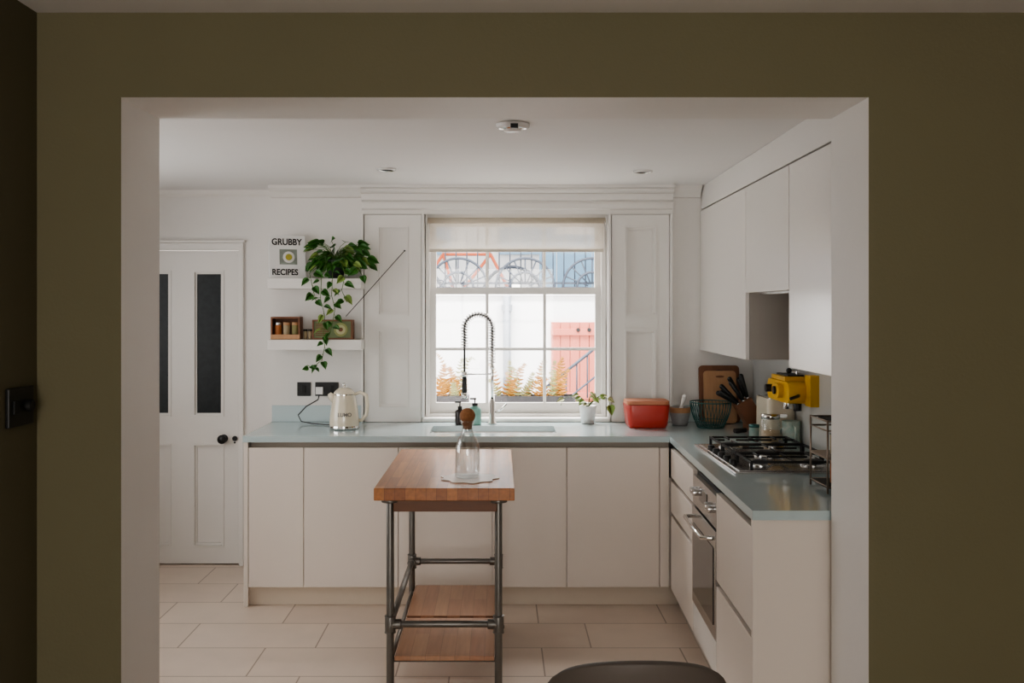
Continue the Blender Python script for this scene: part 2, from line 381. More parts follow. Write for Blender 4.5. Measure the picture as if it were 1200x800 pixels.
# ------------------------------------------------------------ counters
SX0,SX1,SY0,SY1=-0.39,0.32,5.46,5.80
b=B('kitchen_worktop')
z0,z1=0.897,CH; yb=YW-0.002; xl=-1.392
xc=fx(YC)
def pbox(x0,x1,y0,y1,z0,z1,m): b.prism([(x0,y0),(x1,y0),(x1,y1),(x0,y1)],z0,z1,m)
pbox(xl,SX0,YC,yb,z0,z1,WTOP); pbox(SX0,SX1,YC,SY0,z0,z1,WTOP); pbox(SX0,SX1,SY1,yb,z0,z1,WTOP); pbox(SX1,xc,YC,yb,z0,z1,WTOP)
b.prism([(xc,YC),(fx(3.36),3.36),(rw(3.36)-0.003,3.36),(rw(yb)-0.003,yb),(xc,yb)],z0,z1,WTOP)
o=b.done()
b=B('splashback_upstand')
b.box(-1.392,-0.845,YW-0.012,YW-0.001,CH+0.001,1.03,SPLASH); b.box(1.062,1.545,YW-0.012,YW-0.001,CH+0.001,1.03,SPLASH)
b.done(0.001)
b=B('wall_splashback_right')
b.prism([(rw(3.4)-0.008,3.4),(rw(6.0)-0.008,6.0),(rw(6.0)-0.001,6.0),(rw(3.4)-0.001,3.4)],CH+0.001,1.37,SPLASHR)
b.prism([(rw(4.1)-0.008,4.1),(rw(4.83)-0.008,4.83),(rw(4.83)-0.001,4.83),(rw(4.1)-0.001,4.1)],1.37,1.695,SPLASHR); b.done()
b=B('kitchen_sink')
t=0.006
b.box(SX0,SX1,SY0,SY1,0.72,0.726,CERW)
b.box(SX0,SX0+t,SY0,SY1,0.72,0.896,CERW); b.box(SX1-t,SX1,SY0,SY1,0.72,0.896,CERW)
b.box(SX0,SX1,SY0,SY0+t,0.72,0.8955,CERW); b.box(SX0,SX1,SY1-t,SY1,0.72,0.8955,CERW)
b.cyl((-0.03,5.63,0.727),(-0.03,5.63,0.731),0.04,STEEL); b.done(0.001)

# base cabinets back run
b=B('base_cabinets_back')
yd=5.336
b.box(-1.36,0.95,yd+0.022,5.99,0.11,0.70,CAB)
b.box(-1.36,0.93,yd+0.05,yd+0.06,0.70,0.895,CARC)
b.box(-1.36,0.93,yd+0.045,yd+0.05,0.86,0.897,CARC)
b.box(-1.39,-1.366,YC+0.012,YW-0.01,0,0.896,CAB)   # end panel
xs=[-1.364,-1.063,-0.548,-0.037,0.367,0.872,0.925]
for i in range(len(xs)-1):
    b.box(xs[i]+0.0018,xs[i+1]-0.0018,yd,yd+0.02,0.108,0.866,CAB)
b.box(-1.366,0.98,yd+0.045,yd+0.06,0,0.108,mat('plinth',(0.66,0.57,0.47),0.5))
b.done(0.0015)
# right run
def rp(d,off=0.0): return (fx(d)+off,d)
def rprism(b,d0,d1,o0,o1,z0,z1,m):
    b.prism([rp(d0,o0),rp(d1,o0),rp(d1,o1),rp(d0,o1)],z0,z1,m)
b=B('base_cabinets_right')
off=0.004
for (a,c) in ((3.40,4.028),(4.602,5.30)):
    rprism(b,a,c,0.03,0.10,0.11,0.86,CARC)
rprism(b,3.40,5.30,0.05,0.06,0.0,0.105,CARC)
rprism(b,3.40,5.30,0.045,0.055,0.86,0.897,CARC)
rprism(b,4.60,5.31,0.0265,0.03,0.11,0.86,GAPSHADE); rprism(b,3.40,4.03,0.0265,0.03,0.11,0.86,GAPSHADE)
b.prism([(fx(3.365)+off,3.372),(fx(3.365)+off,3.395),(rw(3.39)-0.004,3.395),(rw(3.37)-0.004,3.372)],0,0.896,CAB)
for (a,c) in ((0.712,0.866),(0.525,0.69),(0.108,0.503)):
    rprism(b,4.603,5.31,off,0.026,a,c,CAB)
for (a,c) in ((0.507,0.866),(0.108,0.483)):
    rprism(b,3.398,4.027,off,0.026,a,c,CAB)
b.done(0.0015)
b=B('built_in_oven')
rprism(b,4.033,4.597,0.004,0.03,0.715,0.85,STEEL)      # control panel
rprism(b,4.033,4.597,0.0,0.03,0.26,0.705,STEEL)        # door frame
rprism(b,4.07,4.56,-0.003,0.0,0.31,0.63,OVENGL)
rprism(b,4.033,4.597,0.004,0.03,0.108,0.25,CABW)
rprism(b,4.033,4.597,0.031,0.06,0.108,0.86,GAPSHADE)
rprism(b,4.24,4.42,0.001,0.004,0.76,0.82,OVENGL)
for d in (4.10,4.17,4.47,4.53):
    b.cyl((fx(d)+0.006,d,0.785),(fx(d)-0.02,d,0.785),0.016,STEEL,seg=16)
p=[(fx(4.09),4.09,0.665),(fx(4.09)-0.045,4.10,0.665),(fx(4.3)-0.05,4.3,0.665),(fx(4.53)-0.045,4.53,0.665),(fx(4.54),4.54,0.665)]
b.tube(p,0.009,CHROME,10); b.done(0.001)

# wall cabinets right
def ubox(b,d0,d1,z0,z1,m,mf):
    b.prism([(ux(d1)+0.02,d1),(ux(d0)+0.02,d0),(rw(d0)-0.003,d0),(rw(d1)-0.003,d1)],z0,z1,m)
    b.prism([(ux(d1),d1-0.0015),(ux(d0),d0+0.0015),(ux(d0)+0.019,d0+0.0015),(ux(d1)+0.019,d1-0.0015)],z0,z1-0.002,mf)
b=B('wall_cabinets')
GREYS=mat('cabinet_side_shaded',(0.40,0.36,0.32),0.45,var=0.02)  # grey-brown puts shade into the far cabinet's carcass colour
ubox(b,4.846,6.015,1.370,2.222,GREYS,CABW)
ubox(b,4.094,4.840,1.700,2.222,CABW,CABW)
ubox(b,3.38,4.088,1.377,2.222,CABW,CABW)
b.prism([(ux(6.01)+0.006,6.01),(ux(3.36)+0.006,3.36),(rw(3.36)-0.003,3.36),(rw(6.01)-0.003,6.01)],2.231,ZC-0.001,WHITE)
b.prism([(ux(6.01)+0.03,6.01),(ux(3.38)+0.03,3.38),(rw(3.38)-0.01,3.38),(rw(6.01)-0.01,6.01)],2.2225,2.2305,GAPSHADE)
b.prism([(ux(4.8)+0.06,4.8),(ux(4.14)+0.06,4.14),(rw(4.14)-0.03,4.14),(rw(4.8)-0.03,4.8)],1.69,1.70,STEEL)
b.done(0.0012)

# ------------------------------------------------------------ hob
b=B('gas_hob')
hx0,hx1,hy0,hy1=0.985,1.465,4.09,4.95
b.box(hx0,hx1,hy0,hy1,CH+0.001,CH+0.010,STEEL)
b.box(hx0+0.02,hx1-0.02,hy0+0.02,hy1-0.02,CH+0.010,CH+0.014,STEEL)
bx=[(1.13,4.25,0.035),(1.36,4.25,0.045),(1.245,4.52,0.06),(1.13,4.80,0.045),(1.36,4.80,0.035)]
for (x,y,r) in bx:
    b.lathe((x,y,CH+0.014),[(r+0.012,0,STEEL),(r+0.012,0.006),(r,0.010,IRON),(r,0.016),(r*0.85,0.022),(0,0.024)],IRON,24)
zg=CH+0.048
for (y0,y1) in ((4.12,4.375),(4.385,4.655),(4.665,4.93)):
    xa,xb=1.055,1.445
    for y in (y0,y1-0.01): b.box(xa,xb,y,y+0.01,zg-0.006,zg+0.004,IRON)
    for x in (xa,xb-0.01): b.box(x,x+0.01,y0,y1,zg-0.006,zg+0.004,IRON)
    for x in (xa,xb-0.012):
        for y in (y0,y1-0.012): b.box(x,x+0.012,y,y+0.012,CH+0.014,zg,IRON)
    ym=(y0+y1)/2; cs=[x for (x,y,r) in bx if y0<y<y1]
    for cx in cs:
        for k in range(4):
            a=k*PI/2; r0,r1=0.028,0.125
            p0=(cx+r0*math.cos(a),ym+r0*math.sin(a),zg+0.002)
            ex=min(max(cx+r1*math.cos(a),xa),xb); ey=min(max(ym+r1*math.sin(a),y0),y1)
            b.cyl(p0,(ex,ey,zg+0.002),0.005,IRON,seg=6)
    b.box((xa+xb)/2-0.005,(xa+xb)/2+0.005,y0,y1,zg-0.006,zg+0.002,IRON) if len(cs)>1 else None
for i in range(5):
    y=4.28+i*0.11
    b.lathe((1.02,y,CH+0.014),[(0.018,0),(0.017,0.018),(0.014,0.022),(0,0.022)],BLACK,16)
b.done(0.0012)

# ------------------------------------------------------------ island
b=B('kitchen_island')
ix0,ix1,iy0,iy1=-0.504,0.0617,3.942,5.044
b.box(ix0,ix1,iy0,iy1,0.85,0.90,WOODT)
b.box(ix0+0.075,ix1-0.07,iy0+0.03,iy1-0.04,0.80,0.85,WOODD)
lx=(-0.443,-0.003); ly=(3.99,4.985)
for x in lx:
    for y in ly:
        b.cyl((x,y,0.0),(x,y,0.85),0.0155,PIPE,seg=20)
        b.cyl((x,y,0.0),(x,y,0.014),0.030,PIPE,seg=20)
        b.cyl((x,y,0.836),(x,y,0.85),0.036,PIPE,seg=20)
        b.cyl((x,y,0.305),(x,y,0.375),0.0215,PIPE,seg=20)
        b.cyl((x,y,0.37),(x,y,0.376),0.0235,PIPE,seg=20); b.cyl((x,y,0.304),(x,y,0.31),0.0235,PIPE,seg=20)
        sgx=1 if x<-0.2 else -1; sgy=1 if y<4.5 else -1
        b.cyl((x,y,0.34),(x+sgx*0.045,y,0.34),0.020,PIPE); b.cyl((x,y,0.34),(x,y+sgy*0.045,0.34),0.020,PIPE)
for y in ly: b.cyl((lx[0],y,0.34),(lx[1],y,0.34),0.0135,PIPE)
for x in lx: b.cyl((x,ly[0],0.34),(x,ly[1],0.34),0.0135,PIPE)
b.box(-0.425,-0.02,3.975,4.47,0.195,0.215,WOODS); b.box(-0.425,-0.02,4.50,5.0,0.195,0.215,WOODS)
for y in (4.02,4.95): b.cyl((lx[0],y,0.185),(lx[1],y,0.185),0.0095,PIPE)
for x in lx: b.cyl((x,ly[0],0.185),(x,ly[1],0.185),0.0095,PIPE)
b.done(0.003)
# doily
b=B('table_mat'); 
poly=[]
for i in range(96):
    a=2*PI*i/96; r=0.118+0.010*math.cos(a*9)+0.004*math.sin(a*3)
    poly.append((-0.127+r*math.cos(a),4.17+r*math.sin(a)))
b.prism(poly,0.9007,0.9037,DOILY); b.done()
# carafe
b=B('glass_carafe')
cx,cy,cz=-0.135,4.18,0.904
outp=[(0,0),(0.046,0),(0.052,0.006),(0.053,0.03),(0.0525,0.10),(0.050,0.135),(0.040,0.165),(0.028,0.185),(0.0225,0.20),(0.023,0.215),(0.028,0.235),(0.030,0.242)]
inp=[(0.028,0.242),(0.0205,0.215),(0.0205,0.20),(0.026,0.184),(0.038,0.163),(0.048,0.133),(0.0505,0.10),(0.0505,0.03),(0.048,0.010),(0,0.008)]
b.lathe((cx,cy,cz),outp+inp,BOTTLE,40)
b.sphere((cx,cy,cz+0.262),0.033,CORK,seg=28,rings=16)
b.cyl((cx,cy,cz+0.205),(cx,cy,cz+0.24),0.017,CORK,r1=0.021); b.done()

# ------------------------------------------------------------ shelves with contents
b=B('floating_shelf'); b.box(-1.375,-0.82,5.82,YW-0.001,1.741,1.802,TRIM); b.done(0.002)
b=B('floating_shelf.001'); b.box(-1.375,-0.82,5.82,YW-0.001,1.377,1.438,TRIM); b.done(0.002)
# cookbook
M=Matrix.Translation((-1.372,5.865,1.8035))@Matrix.Rotation(math.radians(20),4,'Z')@Matrix.Rotation(math.radians(-7),4,'X')
b=B('cookbook')
b.box(0,0.215,0,0.003,0,0.262,PAPER,M=M); b.box(0,0.215,0.027,0.030,0,0.262,PAPER,M=M)
b.box(0,0.004,0.003,0.027,0,0.262,PAPER,M=M); b.box(0.004,0.198,0.003,0.027,0.004,0.258,mat('book_pages',(0.7,0.66,0.58),0.8,var=0.1,stretch=(1,80,1)),M=M)
b.box(0.06,0.165,-0.001,0,0.085,0.178,mat('cover_photo',(0.12,0.13,0.10),0.5,col2=(0.40,0.45,0.40),vscale=25),M=M)
R4=Matrix.Rotation(math.radians(20),4,'Z')@Matrix.Rotation(PI/2-math.radians(7),4,'X')
b.lathe((M@Vector((0.115,-0.002,0.13))),[(0,0),(0.033,0),(0.035,-0.0005)],mat('cover_plate',(0.75,0.74,0.7),0.5),24,M=R4)
b.lathe((M@Vector((0.115,-0.0035,0.13))),[(0,0),(0.02,0.0)],mat('cover_food',(0.75,0.42,0.04),0.5,col2=(0.15,0.4,0.1),vscale=50),20,M=R4)
ob=b.done()
for (t,zz,sz) in (('GRUBBY',0.205,0.054),('RECIPES',0.022,0.050)):
    tx=text(ob,t,(0,0,0),sz,INK); tx.data.offset=0.0014
    tx.matrix_world=M@Matrix.Translation((0.014,-0.0015,zz))@Matrix.Rotation(PI/2,4,'X')@Matrix.Diagonal((0.88,1,1,1))
# pothos
b=B('potted_pothos')
pc=Vector((-0.985,5.915,1.803))
b.lathe(pc,[(0,0),(0.045,0),(0.062,0.10),(0.066,0.112),(0.060,0.112),(0.058,0.10,SOIL),(0,0.10)],POTD,28)
top=pc+Vector((0,0,0.11))
def rleaf(p,size=None,out=None,mm=None):
    sz=size or random.uniform(0.045,0.070)
    o=out if out is not None else Vector((random.uniform(-1,1),random.uniform(-1,0.2),random.uniform(-.9,.3)))
    nr=Vector((random.uniform(-.6,.6),random.uniform(-1,-.3),random.uniform(.0,.9)))
    b.leaf(p,o,nr,sz,mm or (LEAF if random.random()<0.86 else LEAF2),w=random.uniform(0.8,1.05))
for i in range(92):
    a=random.uniform(0,2*PI); el=random.uniform(-0.25,1.25); rr=random.uniform(0.06,0.22)
    tip=top+Vector((math.cos(a)*rr*math.cos(el*0.8)*1.04+0.0,-abs(math.sin(a))*rr*0.62*math.cos(el*.5)+0.03,math.sin(el)*rr*0.62-0.01))
    tip.y=min(tip.y,5.96)
    midp=(top+tip)/2+Vector((0,0,0.03))
    b.tube([top+Vector((random.uniform(-.03,.03),random.uniform(-.03,.03),0)),midp,tip],0.0016,STEM,5)
    rleaf(tip,None,(tip-top).normalized()+Vector((random.uniform(-.4,.4),-0.3,-0.6)))
def vine(pts,n,sz):
    b.tube(pts,0.002,STEM,5)
    P=[Vector(p) for p in pts]; L=len(P)-1
    for i in range(n):
        t=(i+0.5)/n*L; k=int(t); f=t-k; q=P[k].lerp(P[min(k+1,L)],f)
        sd=1 if i%2 else -1
        o=Vector((sd*random.uniform(.4,1),random.uniform(-.6,-.1),random.uniform(-1,-.1)))
        e=q+o.normalized()*0.018; b.tube([q,e],0.0012,STEM,4)
        rleaf(e,random.uniform(*sz),o)
y0=5.795
vine([top,(-1.03,5.85,1.90),(-1.05,y0,1.80),(-1.055,y0,1.68),(-1.03,y0,1.58),(-1.04,y0,1.48),(-1.03,y0,1.40),(-1.045,y0-.01,1.32),(-1.10,y0-.01,1.275),(-1.13,y0-.02,1.29)],20,(0.034,0.055))
vine([top,(-0.99,5.84,1.91),(-0.985,y0,1.80),(-0.99,y0,1.70),(-0.97,y0,1.62),(-0.985,y0,1.54),(-1.0,y0,1.47)],13,(0.04,0.06))
vine([top,(-0.94,5.84,1.91),(-0.91,y0,1.82),(-0.93,y0,1.73),(-0.90,y0,1.66)],9,(0.045,0.065))
vine([top,(-1.05,5.86,1.90),(-1.12,y0,1.83),(-1.10,y0,1.74),(-1.08,y0,1.66)],8,(0.045,0.06))
vine([top,(-0.93,5.86,1.93),(-0.85,y0+.03,1.89),(-0.81,y0+.03,1.81)],6,(0.05,0.065))
b.done(recalc=False)
# spice rack lower shelf
b=B('wooden_spice_box')
z=1.4385; x0,x1=-1.365,-1.19
b.box(x0,x1,5.86,5.95,z,z+0.010,WOODM); b.box(x0,x1,5.86,5.95,z+0.125,z+0.135,WOODM)
b.box(x0,x0+0.01,5.86,5.95,z+.01,z+0.125,WOODM); b.box(x1-0.01,x1,5.86,5.95,z+.01,z+0.125,WOODM); b.box(x0+.01,x1-.01,5.945,5.95,z+.01,z+0.125,WOODM)
b.box(x0,x1,5.856,5.8595,z,z+0.03,WOODL)
cols=[mat('spice_a',(0.45,0.16,0.05),0.6),mat('spice_b',(0.40,0.32,0.20),0.6),mat('spice_c',(0.22,0.20,0.08),0.6)]
for i in range(3):
    x=x0+0.036+i*0.052
    b.cyl((x,5.90,z+0.010),(x,5.90,z+0.085),0.021,cols[i]); b.cyl((x,5.90,z+0.085),(x,5.90,z+0.102),0.022,WOODL if i else STEEL)
b.done(0.001)
b=B('wooden_radio')
x0,x1=-1.115,-0.875
b.box(x0,x1,5.85,5.93,z,z+0.010,WOODM); b.box(x0,x1,5.85,5.93,z+0.108,z+0.118,WOODM)
b.box(x0,x0+0.010,5.85,5.93,z+.010,z+0.108,WOODM); b.box(x1-0.010,x1,5.85,5.93,z+.010,z+0.108,WOODM)
b.box(x0+.005,x1-.005,5.858,5.925,z+.005,z+0.113,mat('radio_face_green',(0.13,0.17,0.08),0.5,col2=(0.20,0.24,0.11),vscale=12))
for i in range(7): b.box(x0+0.018,x0+0.098,5.855,5.8585,z+0.022+i*0.011,z+0.0275+i*0.011,WOODM)
RX=Matrix.Rotation(PI/2,4,'X')
b.lathe((-0.945,5.8575,z+0.059),[(0,0),(0.042,0),(0.042,-0.001)],mat('dial_rim_olive',(0.38,0.40,0.16),0.5),28,M=RX)
b.cyl((-0.945,5.858,z+0.059),(-0.945,5.853,z+0.059),0.040,mat('dial_rim',(0.34,0.36,0.14),0.4))
b.cyl((-0.945,5.854,z+0.059),(-0.945,5.851,z+0.059),0.029,mat('dial_cream',(0.58,0.56,0.32),0.5))
b.cyl((-0.945,5.852,z+0.059),(-0.945,5.843,z+0.059),0.012,WOODM)
b.done(0.001)
b=B('spice_jar')
for x in (-1.165,-1.137):
    b.cyl((x,5.90,z),(x,5.90,z+0.05),0.012,cols[1]); b.cyl((x,5.90,z+0.05),(x,5.90,z+0.06),0.013,BLACK)
b.done()
# sockets
def plate(name,x0,x1,z0,z1,n):
    b=B(name); b.box(x0,x1,YW-0.010,YW-0.001,z0,z1,BLACK)
    w=(x1-x0)/n
    for i in range(n):
        cx=x0+w*(i+.5); b.box(cx-0.012,cx+0.012,YW-0.014,YW-0.010,(z0+z1)/2-0.022,(z0+z1)/2+0.022,IRON)
    return b
plate('light_switch',-1.238,-1.155,1.088,1.172,1).done(0.002)
b=plate('power_socket',-1.128,-0.985,1.088,1.172,2)
b.done(0.002)
b=B('kettle_plug'); b.box(-1.118,-1.075,YW-0.045,YW-0.015,1.10,1.145,CERW)
b.tube([(-1.096,YW-0.04,1.10),(-1.10,5.96,1.07),(-1.17,5.95,1.03),(-1.215,5.93,0.98),(-1.19,5.90,0.945),(-1.12,5.87,0.936),(-1.04,5.82,0.936),(-0.98,5.80,0.936),(-0.95,5.785,0.936)],0.0035,BLACK,8)
b.done(0.004)
# kettle
b=B('electric_kettle')
kc=(-0.893,5.66,CH+0.001)
b.lathe(kc,[(0,0),(0.086,0),(0.088,0.012),(0.084,0.020,CREAM),(0.086,0.03),(0.084,0.06),(0.078,0.11),(0.070,0.16),(0.062,0.195,CHROME),(0.063,0.202,CREAM),(0.058,0.212),(0.042,0.228),(0.02,0.236),(0.008,0.238,CHROME),(0.008,0.243),(0.015,0.25),(0.012,0.26),(0,0.264)],CHROME,40)
b.tube([(-0.833,5.655,CH+0.198),(-0.80,5.65,CH+0.212),(-0.765,5.645,CH+0.195),(-0.757,5.645,CH+0.14),(-0.765,5.645,CH+0.08),(-0.79,5.65,CH+0.05),(-0.815,5.655,CH+0.05)],[0.009,0.010,0.011,0.011,0.011,0.010,0.009],CREAM,12)
b.tube([(-0.94,5.655,CH+0.165),(-0.965,5.65,CH+0.185),(-0.978,5.648,CH+0.205)],[0.028,0.02,0.012],CREAM,14)
ob=b.done()
for i,(ch,a) in enumerate(zip('LUMO',(-0.24,-0.02,0.24,0.52))):
    r=0.0835; t=text(ob,ch,(kc[0]+r*math.sin(a),kc[1]-r*math.cos(a)-0.0008,CH+0.078),0.030,PIPE,rot=(PI/2-0.12,0,a),align='CENTER')

# faucet
b=B('spring_kitchen_tap')
fxx,fy=-0.042,5.90
b.lathe((fxx,fy,CH+0.001),[(0,0),(0.028,0),(0.028,0.006),(0.019,0.012),(0.019,0.13),(0.013,0.14),(0.011,0.15)],CHROME,24)
b.cyl((fxx,fy,CH+0.14),(fxx,fy,CH+0.44),0.0085,CHROME)
b.tube([(fxx+0.015,fy,CH+0.07),(fxx+0.05,fy-0.01,CH+0.085),(fxx+0.085,fy-0.02,CH+0.12)],0.006,CHROME,10)
R=0.083; cxr=fxx-R
path=[Vector((fxx,fy,CH+0.36+ i*(0.215/12))) for i in range(12)]
for i in range(25):
    a=PI*i/24; path.append(Vector((cxr+R*math.cos(a),fy-0.02*(i/24),CH+0.575+R*1.0*math.sin(a))))
for i in range(1,7): path.append(Vector((fxx-2*R,fy-0.02,CH+0.575-i*0.02)))
b.tube(path,0.007,BLACK,8)
L=[0]
for i in range(1,len(path)): L.append(L[-1]+(path[i]-path[i-1]).length)
tot=L[-1]; turns=int(tot/0.0165); N=turns*10; hp=[]
k=0
for i in range(N+1):
    d=tot*i/N
    while k<len(L)-2 and L[k+1]<d: k+=1
    f=(d-L[k])/max(1e-6,L[k+1]-L[k]); q=path[k].lerp(path[k+1],f)
    tn=(path[min(k+2,len(path)-1)]-path[max(k-1,0)]).normalized()
    v=Vector((0,1,0)); w=tn.cross(v).normalized(); v=w.cross(tn)
    a=2*PI*turns*i/N; hp.append(q+(v*math.cos(a)+w*math.sin(a))*0.0185)
b.tube(hp,0.0036,STEEL,5)
hx,hy=fxx-2*R,fy-0.02
b.cyl((hx,hy,CH+0.455),(hx,hy,CH+0.29),0.0065,BLACK)
b.cyl((hx,hy,CH+0.30),(hx,hy,CH+0.19),0.013,BLACK,r1=0.017); b.cyl((hx,hy,CH+0.19),(hx,hy,CH+0.155),0.018,CHROME,r1=0.021)
b.cyl((fxx,fy,CH+0.33),(fxx,fy,CH+0.35),0.014,CHROME); b.tube([(fxx,fy,CH+0.30),(hx,hy,CH+0.30)],0.005,CHROME,8)
b.cyl((hx,hy,CH+0.285),(hx,hy,CH+0.315),0.017,CHROME)
b.done()
# soap bottles
def bottle(name,x,y,r,h,m,pm):
    b=B(name); b.lathe((x,y,CH+0.001),[(0,0),(r*0.95,0),(r,0.006),(r,h*0.78),(r*0.85,h*0.88),(r*0.4,h*0.95),(r*0.4,h)],m,28)
    z=CH+h; b.cyl((x,y,z-0.002),(x,y,z+0.014),r*0.45,pm); b.cyl((x,y,z+0.014),(x,y,z+0.035),0.004,pm)
    b.box(x-0.03,x+0.008,y-0.007,y+0.007,z+0.035,z+0.045,pm); b.done()
bottle('soap_dispenser',-0.145,5.86,0.038,0.115,MINT,BLACK)
bottle('soap_dispenser.001',-0.235,5.87,0.030,0.095,AMBER,BLACK)
# potted plant by window
b=B('potted_orchid')
pc=Vector((0.535,5.925,CH+0.001))
b.lathe(pc,[(0,0),(0.040,0),(0.052,0.10),(0.054,0.106),(0.048,0.106),(0.046,0.095,SOIL),(0,0.095)],CERW,28)
for i in range(20):
    a=random.uniform(0,2*PI); rr=random.uniform(0.02,0.10); t=pc+Vector((math.cos(a)*rr,-abs(math.sin(a))*rr*0.5,0.115+random.uniform(0,0.07)))
    b.tube([pc+Vector((0,0,0.095)),(pc+t)/2+Vector((0,0,0.06)),t],0.0015,STEM,5)
    b.leaf(t,(math.cos(a),-0.3,random.uniform(-.5,.3)),(0,-0.6,0.7),random.uniform(0.028,0.046),PALEL if random.random()<.7 else LEAF2,w=0.9)
for sx in (0.12,-0.15):
    b.tube([pc+Vector((0,0,0.1)),pc+Vector((sx*.6,-.02,0.17)),pc+Vector((sx,-.03,0.15)),pc+Vector((sx*1.1,-.03,0.11))],0.0015,STEM,5)
    b.leaf(pc+Vector((sx,-.03,0.15)),(sx*8,-.2,-.4),(0,-.6,.7),0.045,PALEL)
b.leaf(pc+Vector((0.132,-.03,0.11)),(.2,-.2,-1),(0,-.9,.3),0.06,LEAF2)
b.done(recalc=False)
# bread bin
b=B('bread_bin')
x0,x1,y0_,y1_=0.735,0.99,5.66,5.86; 
def rrect(x0,x1,y0,y1,r,n=6):
    P=[]
    for (cx,cy,a0) in ((x1-r,y0+r,-PI/2),(x1-r,y1-r,0),(x0+r,y1-r,PI/2),(x0+r,y0+r,PI)):
        for i in range(n+1):
            a=a0+PI/2*i/n; P.append((cx+r*math.cos(a),cy+r*math.sin(a)))
    return P
lo=rrect(x0+0.022,x1-0.022,y0_+0.015,y1_-0.015,0.03); hi=rrect(x0,x1,y0_,y1_,0.035)
va=[b.bm.verts.new((p[0],p[1],CH+0.001)) for p in lo]; vb=[b.bm.verts.new((p[0],p[1],CH+0.135)) for p in hi]; vm=[b.bm.verts.new((p[0]*1.0,p[1],CH+0.02)) for p in rrect(x0+0.012,x1-0.012,y0_+0.009,y1_-0.009,0.033)]
n=len(lo)
for i in range(n):
    j=(i+1)%n; b.face([va[i],va[j],vm[j],vm[i]],RED,True); b.face([vm[i],vm[j],vb[j],vb[i]],RED,True)
b.face(va[::-1],RED); b.face(vb,RED)
b.prism(rrect(x0+0.003,x1-0.003,y0_+0.003,y1_-0.003,0.033),CH+0.136,CH+0.158,LIDW); ob=b.done(0.002)
# mortar & pestle
b=B('mortar_and_pestle')
mc=(1.075,5.84,CH+0.001)
b.lathe(mc,[(0,0),(0.042,0),(0.044,0.012),(0.050,0.03),(0.062,0.075,WOODL),(0.064,0.105),(0.054,0.105,STONE),(0.045,0.05),(0,0.035)],STONE,32)
b.tube([(1.07,5.845,CH+0.05),(1.09,5.85,CH+0.12),(1.105,5.855,CH+0.165)],[0.017,0.010,0.014],CERW,14); b.sphere((1.106,5.855,CH+0.168),0.015,CERW); b.done()
# wire basket
b=B('wire_fruit_basket')
c=Vector((1.232,5.72,CH+0.004)); Rb,Rt,H=0.075,0.118,0.145
def rad(t): return Rb+(Rt-Rb)*math.sin(t*PI/2)
for t in (0,0.25,1.0):
    b.tube([c+Vector((rad(t)*math.cos(a*2*PI/40),rad(t)*math.sin(a*2*PI/40),H*t)) for a in range(40)],0.0035 if t in(0,1.0) else 0.002,TEAL,6,closed=True)
for i in range(34):
    a=2*PI*i/34; tw=0.18
    b.tube([c+Vector((rad(t)*math.cos(a+tw*t),rad(t)*math.sin(a+tw*t),H*t)) for t in (0,.2,.4,.6,.8,1)],0.002,TEAL,5)
for i in range(-3,4):
    xx=i*0.02; yy=math.sqrt(Rb*Rb-xx*xx); b.tube([c+Vector((xx,-yy,0)),c+Vector((xx,yy,0))],0.002,TEAL,5)
b.done()
# chopping boards
def board(name,x0,x1,h,y,m,t,lean,hole=True):
    b=B(name); M=Matrix.Translation(((x0+x1)/2,y,CH+0.002))@Matrix.Rotation(math.radians(-lean),4,'X')@Matrix.Rotation(PI/2,4,'X')
    w=(x1-x0)/2; P=rrect(-w,w,0,h,0.022)
    b.prism(P,0,t,m,M=M)
    if hole: b.prism([(0.02*math.cos(a*PI/8)*1.3,h-0.035+0.007*math.sin(a*PI/8)) for a in range(16)],t,t+0.0006,WOODM if m is WOODL else BLACK,M=M)
    b.done(0.002)
board('chopping_board',1.215,1.460,0.345,5.955,WOODM,0.016,6)
board('chopping_board.001',1.235,1.430,0.315,5.915,WOODL,0.018,6)
# knife block
b=B('knife_block')
M=Matrix.Translation((1.485,5.62,CH+0.002))@Matrix.Rotation(math.radians(-30),4,'Y')
b.box(-0.05,0.045,-0.06,0.06,0.028,0.19,WOODM,M=M)
b.box(1.41,1.53,5.56,5.68,CH+0.001,CH+0.03,WOODM)
for (a,c2,l,kk) in ((-0.035,-0.04,0.10,-.05),(-0.03,0.0,0.12,-.03),(-0.035,0.04,0.09,-.055),(0.0,-0.035,0.12,-.01),(0.005,0.025,0.13,0.0),(0.032,-0.02,0.12,0.03),(0.03,0.035,0.10,0.02)):
    b.cyl(M@Vector((a,c2,0.185)),M@Vector((a,c2,0.197)),0.010,STEEL,seg=10)
    q0=M@Vector((a,c2,0.197)); q1=M@Vector((a+kk,c2,0.197+l))
    b.cyl(q0,q1,0.011,BLACK,r1=0.014,seg=10); b.sphere(q1,0.014,BLACK,seg=10,rings=8)
b.done(0.002)
b=B('carving_knife')
b.tube([(1.31,5.46,CH+0.012),(1.38,5.49,CH+0.014)],[0.014,0.012],BLACK,10); b.prism([(1.375,5.475),(1.52,5.50),(1.53,5.512),(1.38,5.505)],CH+0.012,CH+0.014,STEEL); b.done()
# toaster
b=B('toaster')
b.prism(rrect(1.39,1.535,5.07,5.33,0.03),CH+0.012,CH+0.225,CREAM); b.prism(rrect(1.395,1.53,5.08,5.32,0.03),CH+0.001,CH+0.013,BLACK)
b.prism(rrect(1.40,1.525,5.09,5.31,0.02),CH+0.2255,CH+0.229,CHROME)
for x in (1.43,1.475): b.box(x,x+0.02,5.11,5.29,CH+0.229,CH+0.2295,BLACK)
b.box(1.44,1.48,5.045,5.072,CH+0.13,CH+0.15,CHROME); b.cyl((1.46,5.07,CH+0.06),(1.46,5.055,CH+0.06),0.016,CHROME); b.done(0.008,seg=3)
